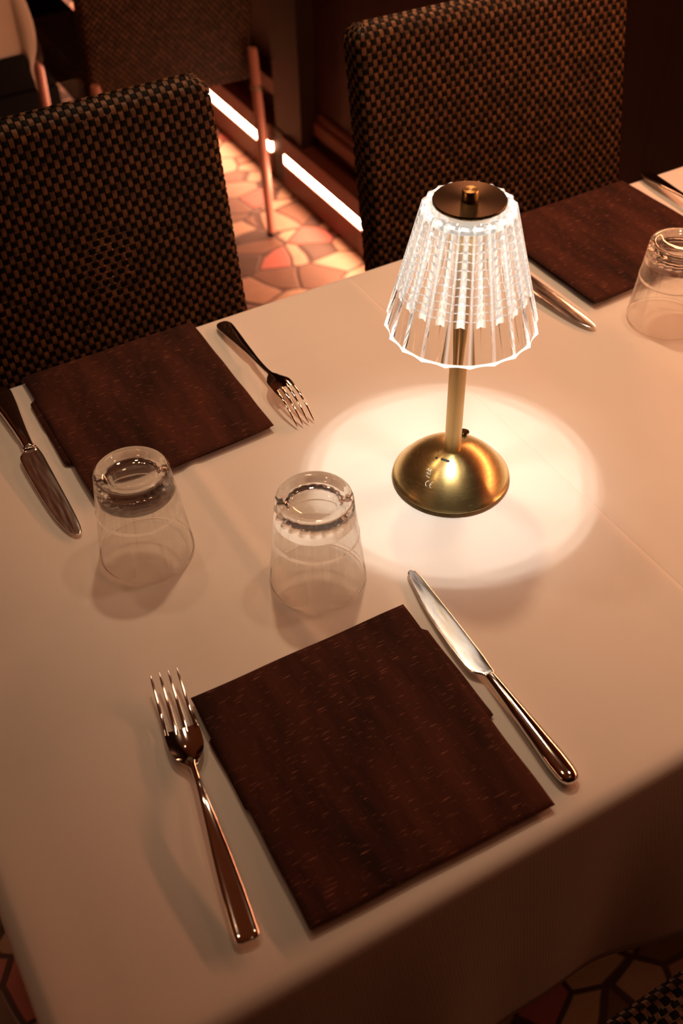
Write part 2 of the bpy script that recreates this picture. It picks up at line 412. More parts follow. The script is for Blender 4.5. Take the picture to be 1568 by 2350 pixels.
CW = 0.388
def make_chair():
    root = empty('wicker_chair', (0, 0, 0))
    P, per, Lv = slab_surface(CW, 0.040, 0.385, 0.950, 0.0195, 0.0125, 0.18, 0.45)
    v, f, fm = weave(P, 2 * round(per / 0.0064 / 2), round(Lv / 0.0074), 0.0011, 0.80, 0.75)
    b = mesh_obj('backrest', v, f, [M_brown, M_black], root, True, None, fm)
    b.location = (0, 0.190, 0)
    P, per, Lv = slab_surface(CW + 0.01, 0.40, 0.385, 0.462, 0.02, 0.03)
    v, f, fm = weave(P, 2 * round(per / 0.007 / 2), round(Lv / 0.0085), 0.0009, 0.80, 0.86)
    def Pt(u, v):
        return np.stack([(u - 0.5) * (CW - 0.03), (v - 0.5) * 0.365, 0.4615 + 0 * u], -1), np.stack([0 * u, 0 * u, 1 + 0 * u], -1)
    v2, f2, fm2 = weave(Pt, 54, 50, 0.0009, 0.80, 0.86, False)
    k = len(v); v += v2; f += [[i + k for i in q] for q in f2]; fm += fm2
    s = mesh_obj('seat', v, f, [M_brown, M_black], root, True, None, fm)
    s.location = (0, -0.030, 0)
    for sx in (-1, 1):
        for sy, yy in ((-1, -0.205), (1, 0.229)):
            g = Geo()
            p0 = Vector((sx * 0.186, yy, 0.462)); p1 = Vector((sx * 0.196, yy + sy * 0.012, 0.008))
            g.tube([p0, p0.lerp(p1, 0.02), p0.lerp(p1, 0.5), p1], [0.0095, 0.0115, 0.012, 0.0105], 20)
            lg = g.obj('leg', M_leg, root)
            g = Geo(); q = p0.lerp(p1, 0.18); g.tube([q, p0.lerp(p1, 0.205)], 0.0132, 20)
            g.obj('ring', M_ring, lg)
            g = Geo(); g.tube([p1, p1 + Vector((0, 0, -0.0075))], 0.0112, 20)
            g.obj('foot', M_rubber, lg)
    return root
chair = make_chair()
chair.location = (-0.197, 0.203, 0)
tag(chair, 'dark woven wicker chair behind the place setting at the left table', 'chair', 'woven chairs around the tables')
c2 = copy_tree(chair); c2.location = (0.372, 0.222, 0); c2.rotation_euler = (0, 0, math.radians(-2.0))
c2['label'] = 'woven brown wicker chair with its back behind the lamp, by the dark wall'
c3 = copy_tree(chair); c3.location = (0.408, 1.880, 0); c3.rotation_euler = (0, 0, PI)
c3['label'] = 'blurred wicker chair seen from behind at top left, with a pinkish round leg'
c4 = copy_tree(chair); c4.location = (0.075, -0.610, 0); c4.rotation_euler = (0, 0, PI)
c4['label'] = 'wicker chair whose dark seat edge shows below the hem at bottom right'

# ------------------------------------------------------------------ tables and cloths
def make_table(x0, x1, y0, y1, label):
    root = empty('dining_table', ((x0 + x1) / 2, (y0 + y1) / 2, 0)); w, d = (x1 - x0) / 2 - 0.010, (y1 - y0) / 2 - 0.010
    g = Geo(); g.box(-w, w, -d, d, 0.715, 0.7455); g.obj('tabletop', M_table, root, False, None)
    g = Geo(); g.lathe([(0.035, 0.03), (0.03, 0.10), (0.03, 0.712)], 24); g.obj('pedestal', M_rubber, root)
    g = Geo(); g.box(-0.15, 0.15, -0.15, 0.15, 0.002, 0.03); g.obj('base_plate', M_rubber, root, False, None)
    tag(root, label, 'table', 'small square restaurant tables'); return root

def make_cloth(name, x0, x1, y0, y1, ov, m, ripple, r=0.012, crease=None, rip=(0.10, 0.05), zoff=0.0, flare=None, tuck=0.0):
    """ov = overhang (left, right, near, far) measured from the edge."""
    def axis(a, b, oa, ob):
        c = []
        a2 = a + r * PI / 2; b2 = b - r * PI / 2
        if oa is None: a2 = a + r
        else:
            c += list(np.linspace(-oa, 0, max(3, int(oa / 0.012)) + 1)[:-1] + a)
            c += list(np.linspace(a, a2, 7)[:-1])
        c += list(np.linspace(a2, b2, int((b2 - a2) / 0.006)))
        c += list(np.linspace(b2, b, 7)[1:])
        c += list(np.linspace(0, ob, max(3, int(ob / 0.012)) + 1)[1:] + b)
        return np.array(c), a2, b2
    xs, xa, xb = axis(x0, x1, ov[0], ov[1]); ys, ya, yb = axis(y0, y1, ov[2], ov[3])
    X, Y = np.meshgrid(xs, ys, indexing='ij')
    dx = np.where(X < xa, X - xa, np.where(X > xb, X - xb, 0)); dy = np.where(Y < ya, Y - ya, np.where(Y > yb, Y - yb, 0))
    d = np.hypot(dx, dy); dd = np.maximum(d, 1e-9); ux, uy = dx / dd, dy / dd
    a = np.minimum(d / r, PI / 2); rem = np.maximum(d - r * PI / 2, 0)
    cxp = np.clip(X, xa, xb); cyp = np.clip(Y, ya, yb)
    along = np.where(np.abs(dy) > np.abs(dx), cxp, cyp)
    phi = rip[1] + ripple * np.sin(along * 2 * PI / 0.23 + 1.1) + 0.5 * ripple * np.sin(along * 2 * PI / 0.11 + 2.0)
    corner = np.minimum(np.abs(dx), np.abs(dy)) / dd
    phi = phi + rip[0] * corner
    if flare:
        q = np.clip((cxp - flare[0]) / (flare[1] - flare[0]), 0, 1); phi = phi + flare[2] * q * q * (3 - 2 * q) * (dy < 0)
    phi = phi * (1 - tuck * np.clip(rem / 0.2, 0, 1) ** 2)
    out = r * np.sin(a) + rem * np.sin(phi); drop = r * (1 - np.cos(a)) + rem * np.cos(phi)
    # the flat start of the edge sits r inside the outline
    ax_, bx_ = x0 + r, x1 - r; ay_, by_ = y0 + r, y1 - r
    mapx = np.where(X <= xa, ax_, np.where(X >= xb, bx_, ax_ + (X - xa) * (bx_ - ax_) / (xb - xa)))
    mapy = np.where(Y <= ya, ay_, np.where(Y >= yb, by_, ay_ + (Y - ya) * (by_ - ay_) / (yb - ya)))
    Zt = 0.0
    top = (d <= 0)
    wav = 0.0009 * np.sin(mapx * 11 + 0.7 * np.sin(mapy * 9)) * np.sin(mapy * 8 + 1.3) * 0.5
    if crease:
        for c in crease[0]: wav = wav + 0.0024 * np.exp(-((mapx - c) / 0.0055) ** 2)
        for c in crease[1]: wav = wav + 0.0018 * np.exp(-((mapy - c) / 0.0055) ** 2)
    edge = np.minimum(np.minimum(mapx - ax_, bx_ - mapx), np.minimum(mapy - ay_, by_ - mapy))
    wav = (wav - 0.0012) * np.clip(edge / 0.03, 0, 1)
    Px = mapx + ux * out; Py = mapy + uy * out; Pz = TZ + zoff - drop + np.where(top, wav, 0)
    nx_, ny_ = X.shape
    V = np.stack([Px, Py, Pz], -1).reshape(-1, 3).tolist()
    F = [(i * ny_ + j, (i + 1) * ny_ + j, (i + 1) * ny_ + j + 1, i * ny_ + j + 1) for i in range(nx_ - 1) for j in range(ny_ - 1)]
    o = mesh_obj(name, V, F, m, None, True)
    sd = o.modifiers.new('thickness', 'SOLIDIFY'); sd.thickness = 0.0008; sd.offset = -1
    return o
make_table(-0.482, 0.094, -0.334, 0.342, 'left restaurant table, covered by the white cloth that carries the lamp')
make_table(0.0975, 0.690, -0.334, 0.342, 'right restaurant table, covered by the orange-tinted cloth, against the dark wall')
o = make_cloth('tablecloth', -0.482, 0.0945, -0.334, 0.342, (0.26, 0.006, 0.262, 0.12), M_cloth, 0.010, rip=(0.05, 0.04), flare=(-0.08, 0.12, 0.13), crease=([-0.197], [0.245]))
tag(o, 'white tablecloth on the left table, lit by the crystal lamp', 'tablecloth', 'white cloths on the two joined tables')
o = make_cloth('tablecloth', 0.0715, 0.690, -0.334, 0.343, (None, 0.04, 0.262, 0.12), M_cloth, 0.010, rip=(0.05, 0.04), flare=(0.35, 0.12, 0.13), crease=([0.38], []), zoff=-0.0010)
tag(o, 'white tablecloth on the right table, tinted orange, under the third tumbler', 'tablecloth', 'white cloths on the two joined tables')
make_table(-0.75, 0.090, 1.62, 2.24, 'far table covered by the cream cloth in the top left corner')
o = make_cloth('tablecloth', -0.75, 0.090, 1.62, 2.24, (0.16, 0.17, 0.165, 0.15), M_cloth_far, 0.05, rip=(0.30, 0.10), tuck=0.9)
tag(o, 'cream tablecloth corner hanging down in the far top left', 'tablecloth')

# black leather pouf behind that cloth
bn = empty('pouf', (0.20, 2.49, 0))
g = Geo()
def rbox(w, d, z0, z1, r):
    rr = []
    for ins, z in ((r, z0), (r * 0.3, z0 + r * 0.3), (0, z0 + r), (0, z1 - r), (r * 0.3, z1 - r * 0.3), (r, z1)):
        ring = []
        for cx, cy_, a0 in ((1, 1, 0), (-1, 1, R90_), (-1, -1, 2 * R90_), (1, -1, 3 * R90_)):
            for q in range(9):
                a = a0 + R90_ * q / 8; rc = 0.05
                ring.append((cx * (w - rc) + (rc - ins) * math.cos(a), cy_ * (d - rc) + (rc - ins) * math.sin(a), z))
        rr.append(ring)
    return rr
R90_ = PI / 2
g.rings(rbox(0.215, 0.20, 0.20, 0.392, 0.045)); g.obj('cushion', M_leather, bn)
g = Geo(); g.box(-0.20, 0.12, -0.17, 0.18, 0.002, 0.20); g.obj('base', M_leather, bn, False, None)
tag(bn, 'black leather pouf with rounded corners behind the far hanging cloth corner', 'pouf')

# ------------------------------------------------------------------ crystal lamp
LZ = TZ + 0.0002
lampo = empty('table_lamp', (0, 0, LZ))
tag(lampo, 'cordless brass table lamp with a lit ribbed crystal shade', 'lamp')
Rb, Hd = 0.0521, 0.0300; Rs = (Rb * Rb + Hd * Hd) / (2 * Hd); zc = 0.0022 + Hd - Rs
def dome_z(rho): return zc + math.sqrt(max(Rs * Rs - rho * rho, 0))
th = np.linspace(math.asin(min(1, Rb / Rs)) * 0.999, 0.13, 30)
prof = [(0.030, 0.0021), (Rb - 0.0015, 0.0021), (Rb + 0.0004, 0.0023), (Rb + 0.0006, 0.0030)] + [(Rs * math.sin(t), zc + Rs * math.cos(t) + 0.0006) for t in th[1:]]
g = Geo(); g.lathe(prof, 128); base = g.obj('base', M_brass, lampo)
g = Geo(); g.lathe([(0.047, 0.0), (0.0495, 0.0), (0.0495, 0.0021), (0.047, 0.0021)], 96); g.obj('rubber_foot', M_rubber, base)
# on/off button on its rear right
bd = Vector((0.0231, 0.0158, 0)); nrm = Vector((0.0231 * 0.55, 0.0158 * 0.55, dome_z(0.028) - zc)).normalized()
bp = Vector((bd.x, bd.y, dome_z(bd.length)))
g = Geo(); g.tube([bp - nrm * 0.001, bp + nrm * 0.0035, bp + nrm * 0.0036, bp + nrm * 0.0045, bp + nrm * 0.0052], [0.0030, 0.0030, 0.0046, 0.0048, 0.0044], 32)
g.obj('button', M_brass_dark, base)
# charging socket, status hole and printing on the front of the dome
def on_dome(x, y, az, rho, lift):
    """x along the tangent, y up the dome -> point on the dome."""
    r = rho - y * 0.9; a = az + x / rho
    z = dome_z(r) + 0.0006
    n = Vector((r * math.cos(a), r * math.sin(a), z - zc)).normalized()
    return Vector((r * math.cos(a), r * math.sin(a), z)) + n * lift
def patch(name, pts2, az, rho, m, lift, parent=base):
    mm = bmesh.new(); vs_ = [mm.verts.new(on_dome(x, y, az, rho, lift)) for x, y in pts2]
    fc = mm.faces.new(vs_); ex = bmesh.ops.extrude_face_region(mm, geom=[fc])
    for e in ex['geom']:
        if isinstance(e, bmesh.types.BMVert): e.co -= e.co.normalized() * 0.0003
    bmesh.ops.recalc_face_normals(mm, faces=mm.faces)
    me = bpy.data.meshes.new(name); mm.to_mesh(me); mm.free(); me.materials.append(m)
    o = bpy.data.objects.new(name, me); COL.objects.link(o); o.parent = parent; return o
def stadium(w, h, n=10):
    r = h / 2; p = []
    for k in range(n + 1): a = -PI / 2 + PI * k / n; p.append((w / 2 - r + r * math.cos(a), r * math.sin(a)))
    for k in range(n + 1): a = PI / 2 + PI * k / n; p.append((-w / 2 + r + r * math.cos(a), r * math.sin(a)))
    return p
patch('charging_socket', stadium(0.0086, 0.0027), math.radians(-147.5), 0.0158, M_hole, 0.00015)
patch('status_hole', stadium(0.0021, 0.00205), math.radians(-175.5), 0.0177, M_hole, 0.00015)
def dome_text(txt, size, az, rho, name):
    cu = bpy.data.curves.new(name, 'FONT'); cu.body = txt; cu.size = size; cu.resolution_u = 3
    to = bpy.data.objects.new(name, cu); COL.objects.link(to)
    bpy.context.view_layer.update()
    me = bpy.data.meshes.new_from_object(to.evaluated_get(bpy.context.evaluated_depsgraph_get()))
    bpy.data.objects.remove(to); bpy.data.curves.remove(cu)
    for v in me.vertices: v.co = on_dome(v.co.x, v.co.y, az, rho, 0.0001)
    me.materials.clear(); me.materials.append(M_print)
    o = bpy.data.objects.new(name, me); COL.objects.link(o); o.parent = base
dome_text('AR', 0.0042, math.radians(-171.5), 0.0305, 'printed_text')
dome_text('ART', 0.0026, math.radians(-168), 0.0328, 'printed_text')
dome_text('Made', 0.0020, math.radians(-165.5), 0.0348, 'printed_text')
def arc(cx, r, t, a0, a1, n=14):
    o_ = [(cx + r * math.cos(a0 + (a1 - a0) * k / n), r * math.sin(a0 + (a1 - a0) * k / n)) for k in range(n + 1)]
    i_ = [(cx + (r - t) * math.cos(a1 - (a1 - a0) * k / n), (r - t) * math.sin(a1 - (a1 - a0) * k / n)) for k in range(n + 1)]
    return o_ + i_
R90 = PI / 2
cg = Geo()
for poly in (arc(0, 0.0024, 0.00055, R90, 3 * R90), arc(0.0042, 0.0024, 0.00055, R90, 3 * R90), [(0.0019, -0.00028), (0.0038, -0.00028), (0.0038, 0.00028), (0.0019, 0.00028)]):
    cg.add([on_dome(x, y, math.radians(-156.5), 0.0385, 0.0001) for x, y in poly], [tuple(range(len(poly)))])
cg.obj('conformity_mark', M_print, base, False, None)
# stem
g = Geo(); g.lathe([(0.0073, 0.029), (0.0073, 0.262)], 48); g.obj('stem', M_brass_stem, lampo)
# shade
NF = 20; ZB, ZT = 0.1655, 0.2715; RB, RT = 0.0622, 0.0352
def cusp(z): return RB + (RT - RB) * (z - ZB) / (ZT - ZB)
PH0 = math.radians(-118.0)
g = Geo(); K = 12; n = NF * K
def outer_ring(z, ins=0.0):
    rr = []
    for j in range(n):
        ph = (j % K) / K; dep = 0.0024 * (0.6 + 0.4 * cusp(z) / RB)
        r = cusp(z) - ins - dep * abs(math.sin(PI * ph)) ** 0.9
        a = PH0 + 2 * PI * j / n; rr.append((r * math.cos(a), r * math.sin(a), z))
    return rr
def inner_ring(z, s, toothed):
    rr = []
    for j in range(n):
        ph = (j % K) / K
        r = cusp(z) - 0.0052
        if toothed: r -= 0.0048 * s * (1 - abs(2 * ph - 1))
        a = PH0 + 2 * PI * j / n; rr.append((r * math.cos(a), r * math.sin(a), z))
    return rr
rings = []
def flat_ring(r, z):
    return [(r * math.cos(PH0 + 2 * PI * j / n), r * math.sin(PH0 + 2 * PI * j / n), z) for j in range(n)]
rings.append(flat_ring(0.0080, ZT - 0.0065))
rings.append(flat_ring(0.0080, ZT))
rings.append(flat_ring(0.0295, ZT))
rings.append(outer_ring(ZT, 0.0020))
rings.append(outer_ring(ZT - 0.0007, 0.0007))
for z in np.linspace(ZT - 0.002, ZB + 0.0012, 10): rings.append(outer_ring(z))
rings.append(outer_ring(ZB + 0.0003, 0.0004))
rings.append(outer_ring(ZB, 0.0010))
rings.append(inner_ring(ZB, 0, False))
rings.append(inner_ring(ZB + 0.001, 0, False))
zt0, zt1, rows = ZB + 0.028, ZT - 0.0085, 11
for k in range(rows):
    za = zt0 + (zt1 - zt0) * k / rows; zb = zt0 + (zt1 - zt0) * (k + 0.94) / rows
    rings.append(inner_ring(za, 1.0, True)); rings.append(inner_ring(zb, 0.12, True))
rings.append(inner_ring(zt1, 0, False))
rings.append(flat_ring(0.0225, ZT - 0.0065))
rings.append(rings[0])
g.rings(rings[::-1], False, False)
mm = bmesh.new(); me = bpy.data.meshes.new('shade'); me.from_pydata(g.v, [], g.f)
mm.from_mesh(me); bmesh.ops.remove_doubles(mm, verts=mm.verts, dist=1e-6); bmesh.ops.recalc_face_normals(mm, faces=mm.faces)
mm.to_mesh(me); mm.free()
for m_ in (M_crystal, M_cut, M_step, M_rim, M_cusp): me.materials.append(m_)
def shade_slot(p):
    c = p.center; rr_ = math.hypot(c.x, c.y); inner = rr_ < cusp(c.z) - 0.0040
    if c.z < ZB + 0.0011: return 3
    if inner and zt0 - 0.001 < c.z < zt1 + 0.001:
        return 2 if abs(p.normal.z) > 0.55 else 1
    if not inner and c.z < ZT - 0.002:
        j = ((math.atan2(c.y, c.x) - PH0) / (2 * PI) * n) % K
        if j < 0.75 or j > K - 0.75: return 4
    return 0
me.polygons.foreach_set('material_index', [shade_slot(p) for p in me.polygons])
me.polygons.foreach_set('use_smooth', [True] * len(me.polygons)); me.update(); me.set_sharp_from_angle(angle=math.radians(17))
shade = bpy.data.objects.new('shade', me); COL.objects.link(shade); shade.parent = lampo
# cap and finial
g = Geo(); g.lathe([(0.0, ZT + 0.0003), (0.0270, ZT + 0.0003), (0.0277, ZT + 0.0008), (0.0277, ZT + 0.0024), (0.0272, ZT + 0.0030), (0.0, ZT + 0.0030)], 96)
cap = g.obj('cap', M_brass_dark, lampo)
g = Geo(); g.lathe([(0.0062, ZT + 0.0028), (0.0062, ZT + 0.0098), (0.0057, ZT + 0.0105), (0.0, ZT + 0.0105)], 48); g.obj('finial', M_brass, cap)
# LED puck round the stem under the crystal
g = Geo(); g.lathe([(0.0075, 0.2562), (0.0175, 0.2562), (0.0180, 0.2567), (0.0180, 0.2640), (0.0075, 0.2640)], 64, cap0=False, cap1=False)
puck = g.obj('led_housing', M_brass_stem, lampo)
g = Geo()
for k in range(64):
    a, b = 2 * PI * k / 64, 2 * PI * (k + 1) / 64
    g.add([(r * math.cos(t), r * math.sin(t), 0.2557) for r, t in ((0.0095, a), (0.0165, a), (0.0165, b), (0.0095, b))], [(0, 1, 2, 3)])
g.obj('led_ring', M_led, puck, False, None)
# edge light set into the top of the crystal
g = Geo()
for k in range(100):
    a, b = PH0 + 2 * PI * k / 100, PH0 + 2 * PI * (k + 1) / 100
    if k % 5 in (0, 1, 2): g.add([(r * math.cos(t), r * math.sin(t), 0.2672) for r, t in ((0.0300, a), (0.0334, a), (0.0334, b), (0.0300, b))], [(0, 1, 2, 3)])
g.obj('edge_light', M_edge, shade, False, None)
LEDC = (1.0, 0.88, 0.74)
for k in range(6):
    a = 2 * PI * k / 6 + 0.4
    l = lamp('lamp_led', 'SPOT', (0.0125 * math.cos(a), 0.0125 * math.sin(a), LZ + 0.2545), 0.46, LEDC, spot_size=math.radians(53.0), spot_blend=0.07, shadow_soft_size=0.0012)

# ------------------------------------------------------------------ tumblers
def make_tumbler():
    H, RO, RI = 0.0915, 0.0405, 0.0305
    n = 240; NFL = 20
    def ring(r, z, fl=0.0):
        rr = []
        for j in range(n):
            a = 2 * PI * j / n; q = r - fl * (1 - abs(math.sin(NFL * a / 2)))
            rr.append((q * math.cos(a), q * math.sin(a), z))
        return rr
    def ro(z): return RO + (RI - RO) * (z / H)
    R = []
    # outside from the foot recess (top, since it stands upside down) down to the lip and back up inside
    R.append(ring(0.0006, H - 0.0050))
    for r, z in ((0.006, -0.0050), (0.012, -0.0046), (0.018, -0.0036), (0.0215, -0.0020), (0.0235, -0.0004), (0.0248, 0.0)): R.append(ring(r, H + z))
    R.append(ring(0.0275, H)); R.append(ring(0.0292, H - 0.0005)); R.append(ring(0.0302, H - 0.0017)); R.append(ring(ro(H - 0.004), H - 0.004))
    for z in (0.080, 0.070, 0.060, 0.0535): R.append(ring(ro(z), z))
    R.append(ring(ro(0.052) + 0.0005, 0.0522)); R.append(ring(ro(0.051) + 0.0004, 0.0508))
    for z in (0.048, 0.035, 0.02, 0.008, 0.0015): R.append(ring(ro(z) , z))
    R.append(ring(RO - 0.0004, 0.0003)); R.append(ring(RO - 0.0008, 0.0)); R.append(ring(RO - 0.0012, 0.0002)); R.append(ring(RO - 0.0015, 0.001))
    for z, fl in ((0.006, 0.0), (0.012, 0.0002), (0.03, 0.0004), (0.045, 0.0009), (0.058, 0.0013), (0.066, 0.0014), (0.071, 0.0013)):
        R.append(ring(ro(z) - 0.0016 - 0.0004 * z / 0.07, z, fl))
    for r, z, fl in ((0.0285, 0.0745, 0.001), (0.0262, 0.0770, 0.0007), (0.022, 0.0785, 0.0003), (0.015, 0.0793, 0), (0.007, 0.0796, 0), (0.0006, 0.0797, 0)): R.append(ring(r, z, fl))
    g = Geo(); g.rings(R, True, True)
    mm = bmesh.new(); me = bpy.data.meshes.new('glass_tumbler'); me.from_pydata(g.v, [], g.f)
    mm.from_mesh(me); bmesh.ops.recalc_face_normals(mm, faces=mm.faces); mm.to_mesh(me); mm.free()
    me.materials.append(M_glass); me.materials.append(M_thin); me.polygons.foreach_set('use_smooth', [True] * len(me.polygons))
    me.polygons.foreach_set('material_index', [1 if (0.0012 < p.center.z < 0.0505 or 0.0537 < p.center.z < 0.0735 or (p.center.z < 0.0735 and math.hypot(p.center.x, p.center.y) < 0.0405 - 0.01 * p.center.z / 0.0915 - 0.0008 and p.center.z > 0.0012)) else 0 for p in me.polygons]); me.update()
    me.set_sharp_from_angle(angle=math.radians(50))
    o = bpy.data.objects.new('glass_tumbler', me); COL.objects.link(o); return o
gl = make_tumbler(); gl.location = (-0.163, -0.046, TZ + 0.0004)
tag(gl, 'upside-down fluted glass tumbler nearest the lamp, above the front napkin', 'glass', 'upturned tumblers on the tables')
for loc, rz, lab in (((-0.2735, 0.0555, TZ + 0.0004), 0.13, 'upside-down fluted glass tumbler at the corner of the left napkin'),
                     ((0.333, 0.089, TZ - 0.0004), 0.3, 'upside-down fluted glass tumbler at the right edge, on the orange-lit table')):
    c = gl.copy(); COL.objects.link(c); c.location = loc; c.rotation_euler = (0, 0, rz); c['label'] = lab

# ------------------------------------------------------------------ napkins
def slab(name, left, right, ztop, zbot, m, parent, seed, wob=0.0009):
    """left/right: polylines (x,y) from far to near."""
    nu, nt = 46, 50; rg = np.random.default_rng(seed)
    def samp(pl, t):
        pl = np.array(pl); d = np.concatenate([[0], np.cumsum(np.linalg.norm(np.diff(pl, axis=0), axis=1))]); d /= d[-1]
        return np.array([np.interp(t, d, pl[:, 0]), np.interp(t, d, pl[:, 1])])
    ph = rg.uniform(0, 6.28, 8)
    T = np.concatenate([[0, 0.004, 0.012], np.linspace(0.03, 0.97, nt), [0.988, 0.996, 1]])
    U = np.concatenate([[0, 0.004, 0.012], np.linspace(0.03, 0.97, nu), [0.988, 0.996, 1]])
    top = []; bot = []
    for t in T:
        a, b = samp(left, t), samp(right, t)
        for u in U:
            e = min(u, 1 - u, t, 1 - t)
            p = a * (1 - u) + b * u
            w = wob * (math.sin(9 * u + ph[0] + 2 * math.sin(3 * t + ph[1])) + 0.6 * math.sin(7 * t + 5 * u + ph[2]) + 0.5 * math.sin(17 * u - 6 * t + ph[3]))
            p = p + np.array([0.0002 * math.sin(23 * t + ph[4]), 0.0003 * math.sin(13 * u + ph[5])])
            rd = 1 - max(0, 1 - e / 0.012) ** 2
            hz = (ztop - zbot)
            top.append((p[0], p[1], zbot + hz * (0.5 + 0.5 * rd) + max(w, -0.0008) * min(1, e / 0.12)))
            bot.append((p[0], p[1], zbot + hz * 0.5 * (1 - rd)))
    n1, n2 = len(T), len(U); g = Geo()
    f = [(i * n2 + j, (i + 1) * n2 + j, (i + 1) * n2 + j + 1, i * n2 + j + 1) for i in range(n1 - 1) for j in range(n2 - 1)]
    k = n1 * n2
    fb = [tuple(x + k for x in q[::-1]) for q in f]
    bd_ = [j for j in range(n2)] + [i * n2 + n2 - 1 for i in range(1, n1)] + [(n1 - 1) * n2 + j for j in range(n2 - 2, -1, -1)] + [i * n2 for i in range(n1 - 2, 0, -1)]
    sd = [(bd_[i], bd_[(i + 1) % len(bd_)], bd_[(i + 1) % len(bd_)] + k, bd_[i] + k) for i in range(len(bd_))]
    o = mesh_obj(name, top + bot, f + fb + sd, m, parent, True, 60)
    return o
def napkin(label, fl, fr, nr, nl, lowL, lowR, seed):
    c = Vector(((fl[0] + nr[0]) / 2, (fl[1] + nr[1]) / 2, TZ))
    root = empty('napkin', c)
    loc = lambda P: [(x - c.x, y - c.y) for x, y in P]
    slab('upper_layer', loc([fl, nl]), loc([fr, nr]), 0.0078, 0.0040, M_napkin, root, seed, 0.0012)
    slab('lower_layer', loc(lowL), loc(lowR), 0.0040, 0.0005, M_napkin, root, seed + 3, 0.0)
    tag(root, label, 'napkin', 'brown folded napkins at the place settings'); return root
napkin('dark brown folded napkin at the front, between the tines-up fork and the shiny knife',
       (-0.3065, -0.1095), (-0.1215, -0.1125), (-0.1275, -0.3175), (-0.3140, -0.3105),
       [(-0.304, -0.112), (-0.305, -0.146), (-0.310, -0.148), (-0.3112, -0.212), (-0.307, -0.216), (-0.311, -0.308)],
       [(-0.124, -0.115), (-0.1215, -0.139), (-0.1175, -0.142), (-0.1190, -0.234), (-0.126, -0.236), (-0.130, -0.315)], 5)
napkin('dark brown folded napkin at the far left, in front of the left wicker chair',
       (-0.2925, 0.3370), (-0.1055, 0.3375), (-0.1085, 0.1395), (-0.2925, 0.1310),
       [(-0.290, 0.334), (-0.291, 0.30), (-0.2985, 0.295), (-0.2985, 0.193), (-0.291, 0.190), (-0.290, 0.134)],
       [(-0.108, 0.334), (-0.108, 0.25), (-0.111, 0.142)], 9)
napkin('reddish brown folded napkin on the right table, behind the third tumbler',
       (0.278, 0.3365), (0.4840, 0.3375), (0.4915, 0.1500), (0.2825, 0.1430),
       [(0.281, 0.334), (0.281, 0.24), (0.285, 0.146)], [(0.481, 0.334), (0.484, 0.24), (0.488, 0.153)], 14)

# ------------------------------------------------------------------ cutlery (local +Y from handle end to tip)
def loft(g, st, n=20, pw=2.4):
    """st: rows of (y, xc, half width, z centre, half thickness)."""
    rr = []
    for y, xc, hw, z, ht in st:
        r = []
        for k in range(n):
            a = 2 * PI * k / n; c, s = math.cos(a), math.sin(a)
            r.append((xc + hw * math.copysign(abs(c) ** (2 / pw), c), y, z + ht * math.copysign(abs(s) ** (2 / pw), s)))
        rr.append(r)
    g.rings(rr)
def dense(rows, m):
    rows = np.array(rows); t = np.linspace(0, 1, len(rows)); tt = np.linspace(0, 1, m)
    out = []
    # monotone cubic through every column
    for c in range(rows.shape[1]):
        y = rows[:, c]; d = np.gradient(y, t)
        for i in range(1, len(y) - 1):
            if (y[i] - y[i - 1]) * (y[i + 1] - y[i]) <= 0: d[i] = 0
        o = []
        for x in tt:
            i = min(int(x * (len(t) - 1)), len(t) - 2); h = t[1] - t[0]; s = (x - t[i]) / h
            o.append((2 * s**3 - 3 * s**2 + 1) * y[i] + (s**3 - 2 * s**2 + s) * h * d[i] + (-2 * s**3 + 3 * s**2) * y[i + 1] + (s**3 - s**2) * h * d[i + 1])
        out.append(o)
    return np.array(out).T.tolist()
def place(root, a, b):
    """handle end a, tip b (world x, y)."""
    a, b = Vector(a), Vector(b); d = b - a
    root.location = (a.x, a.y, TZ + 0.0003); root.rotation_euler = (0, 0, math.atan2(-d.x, d.y)); return root

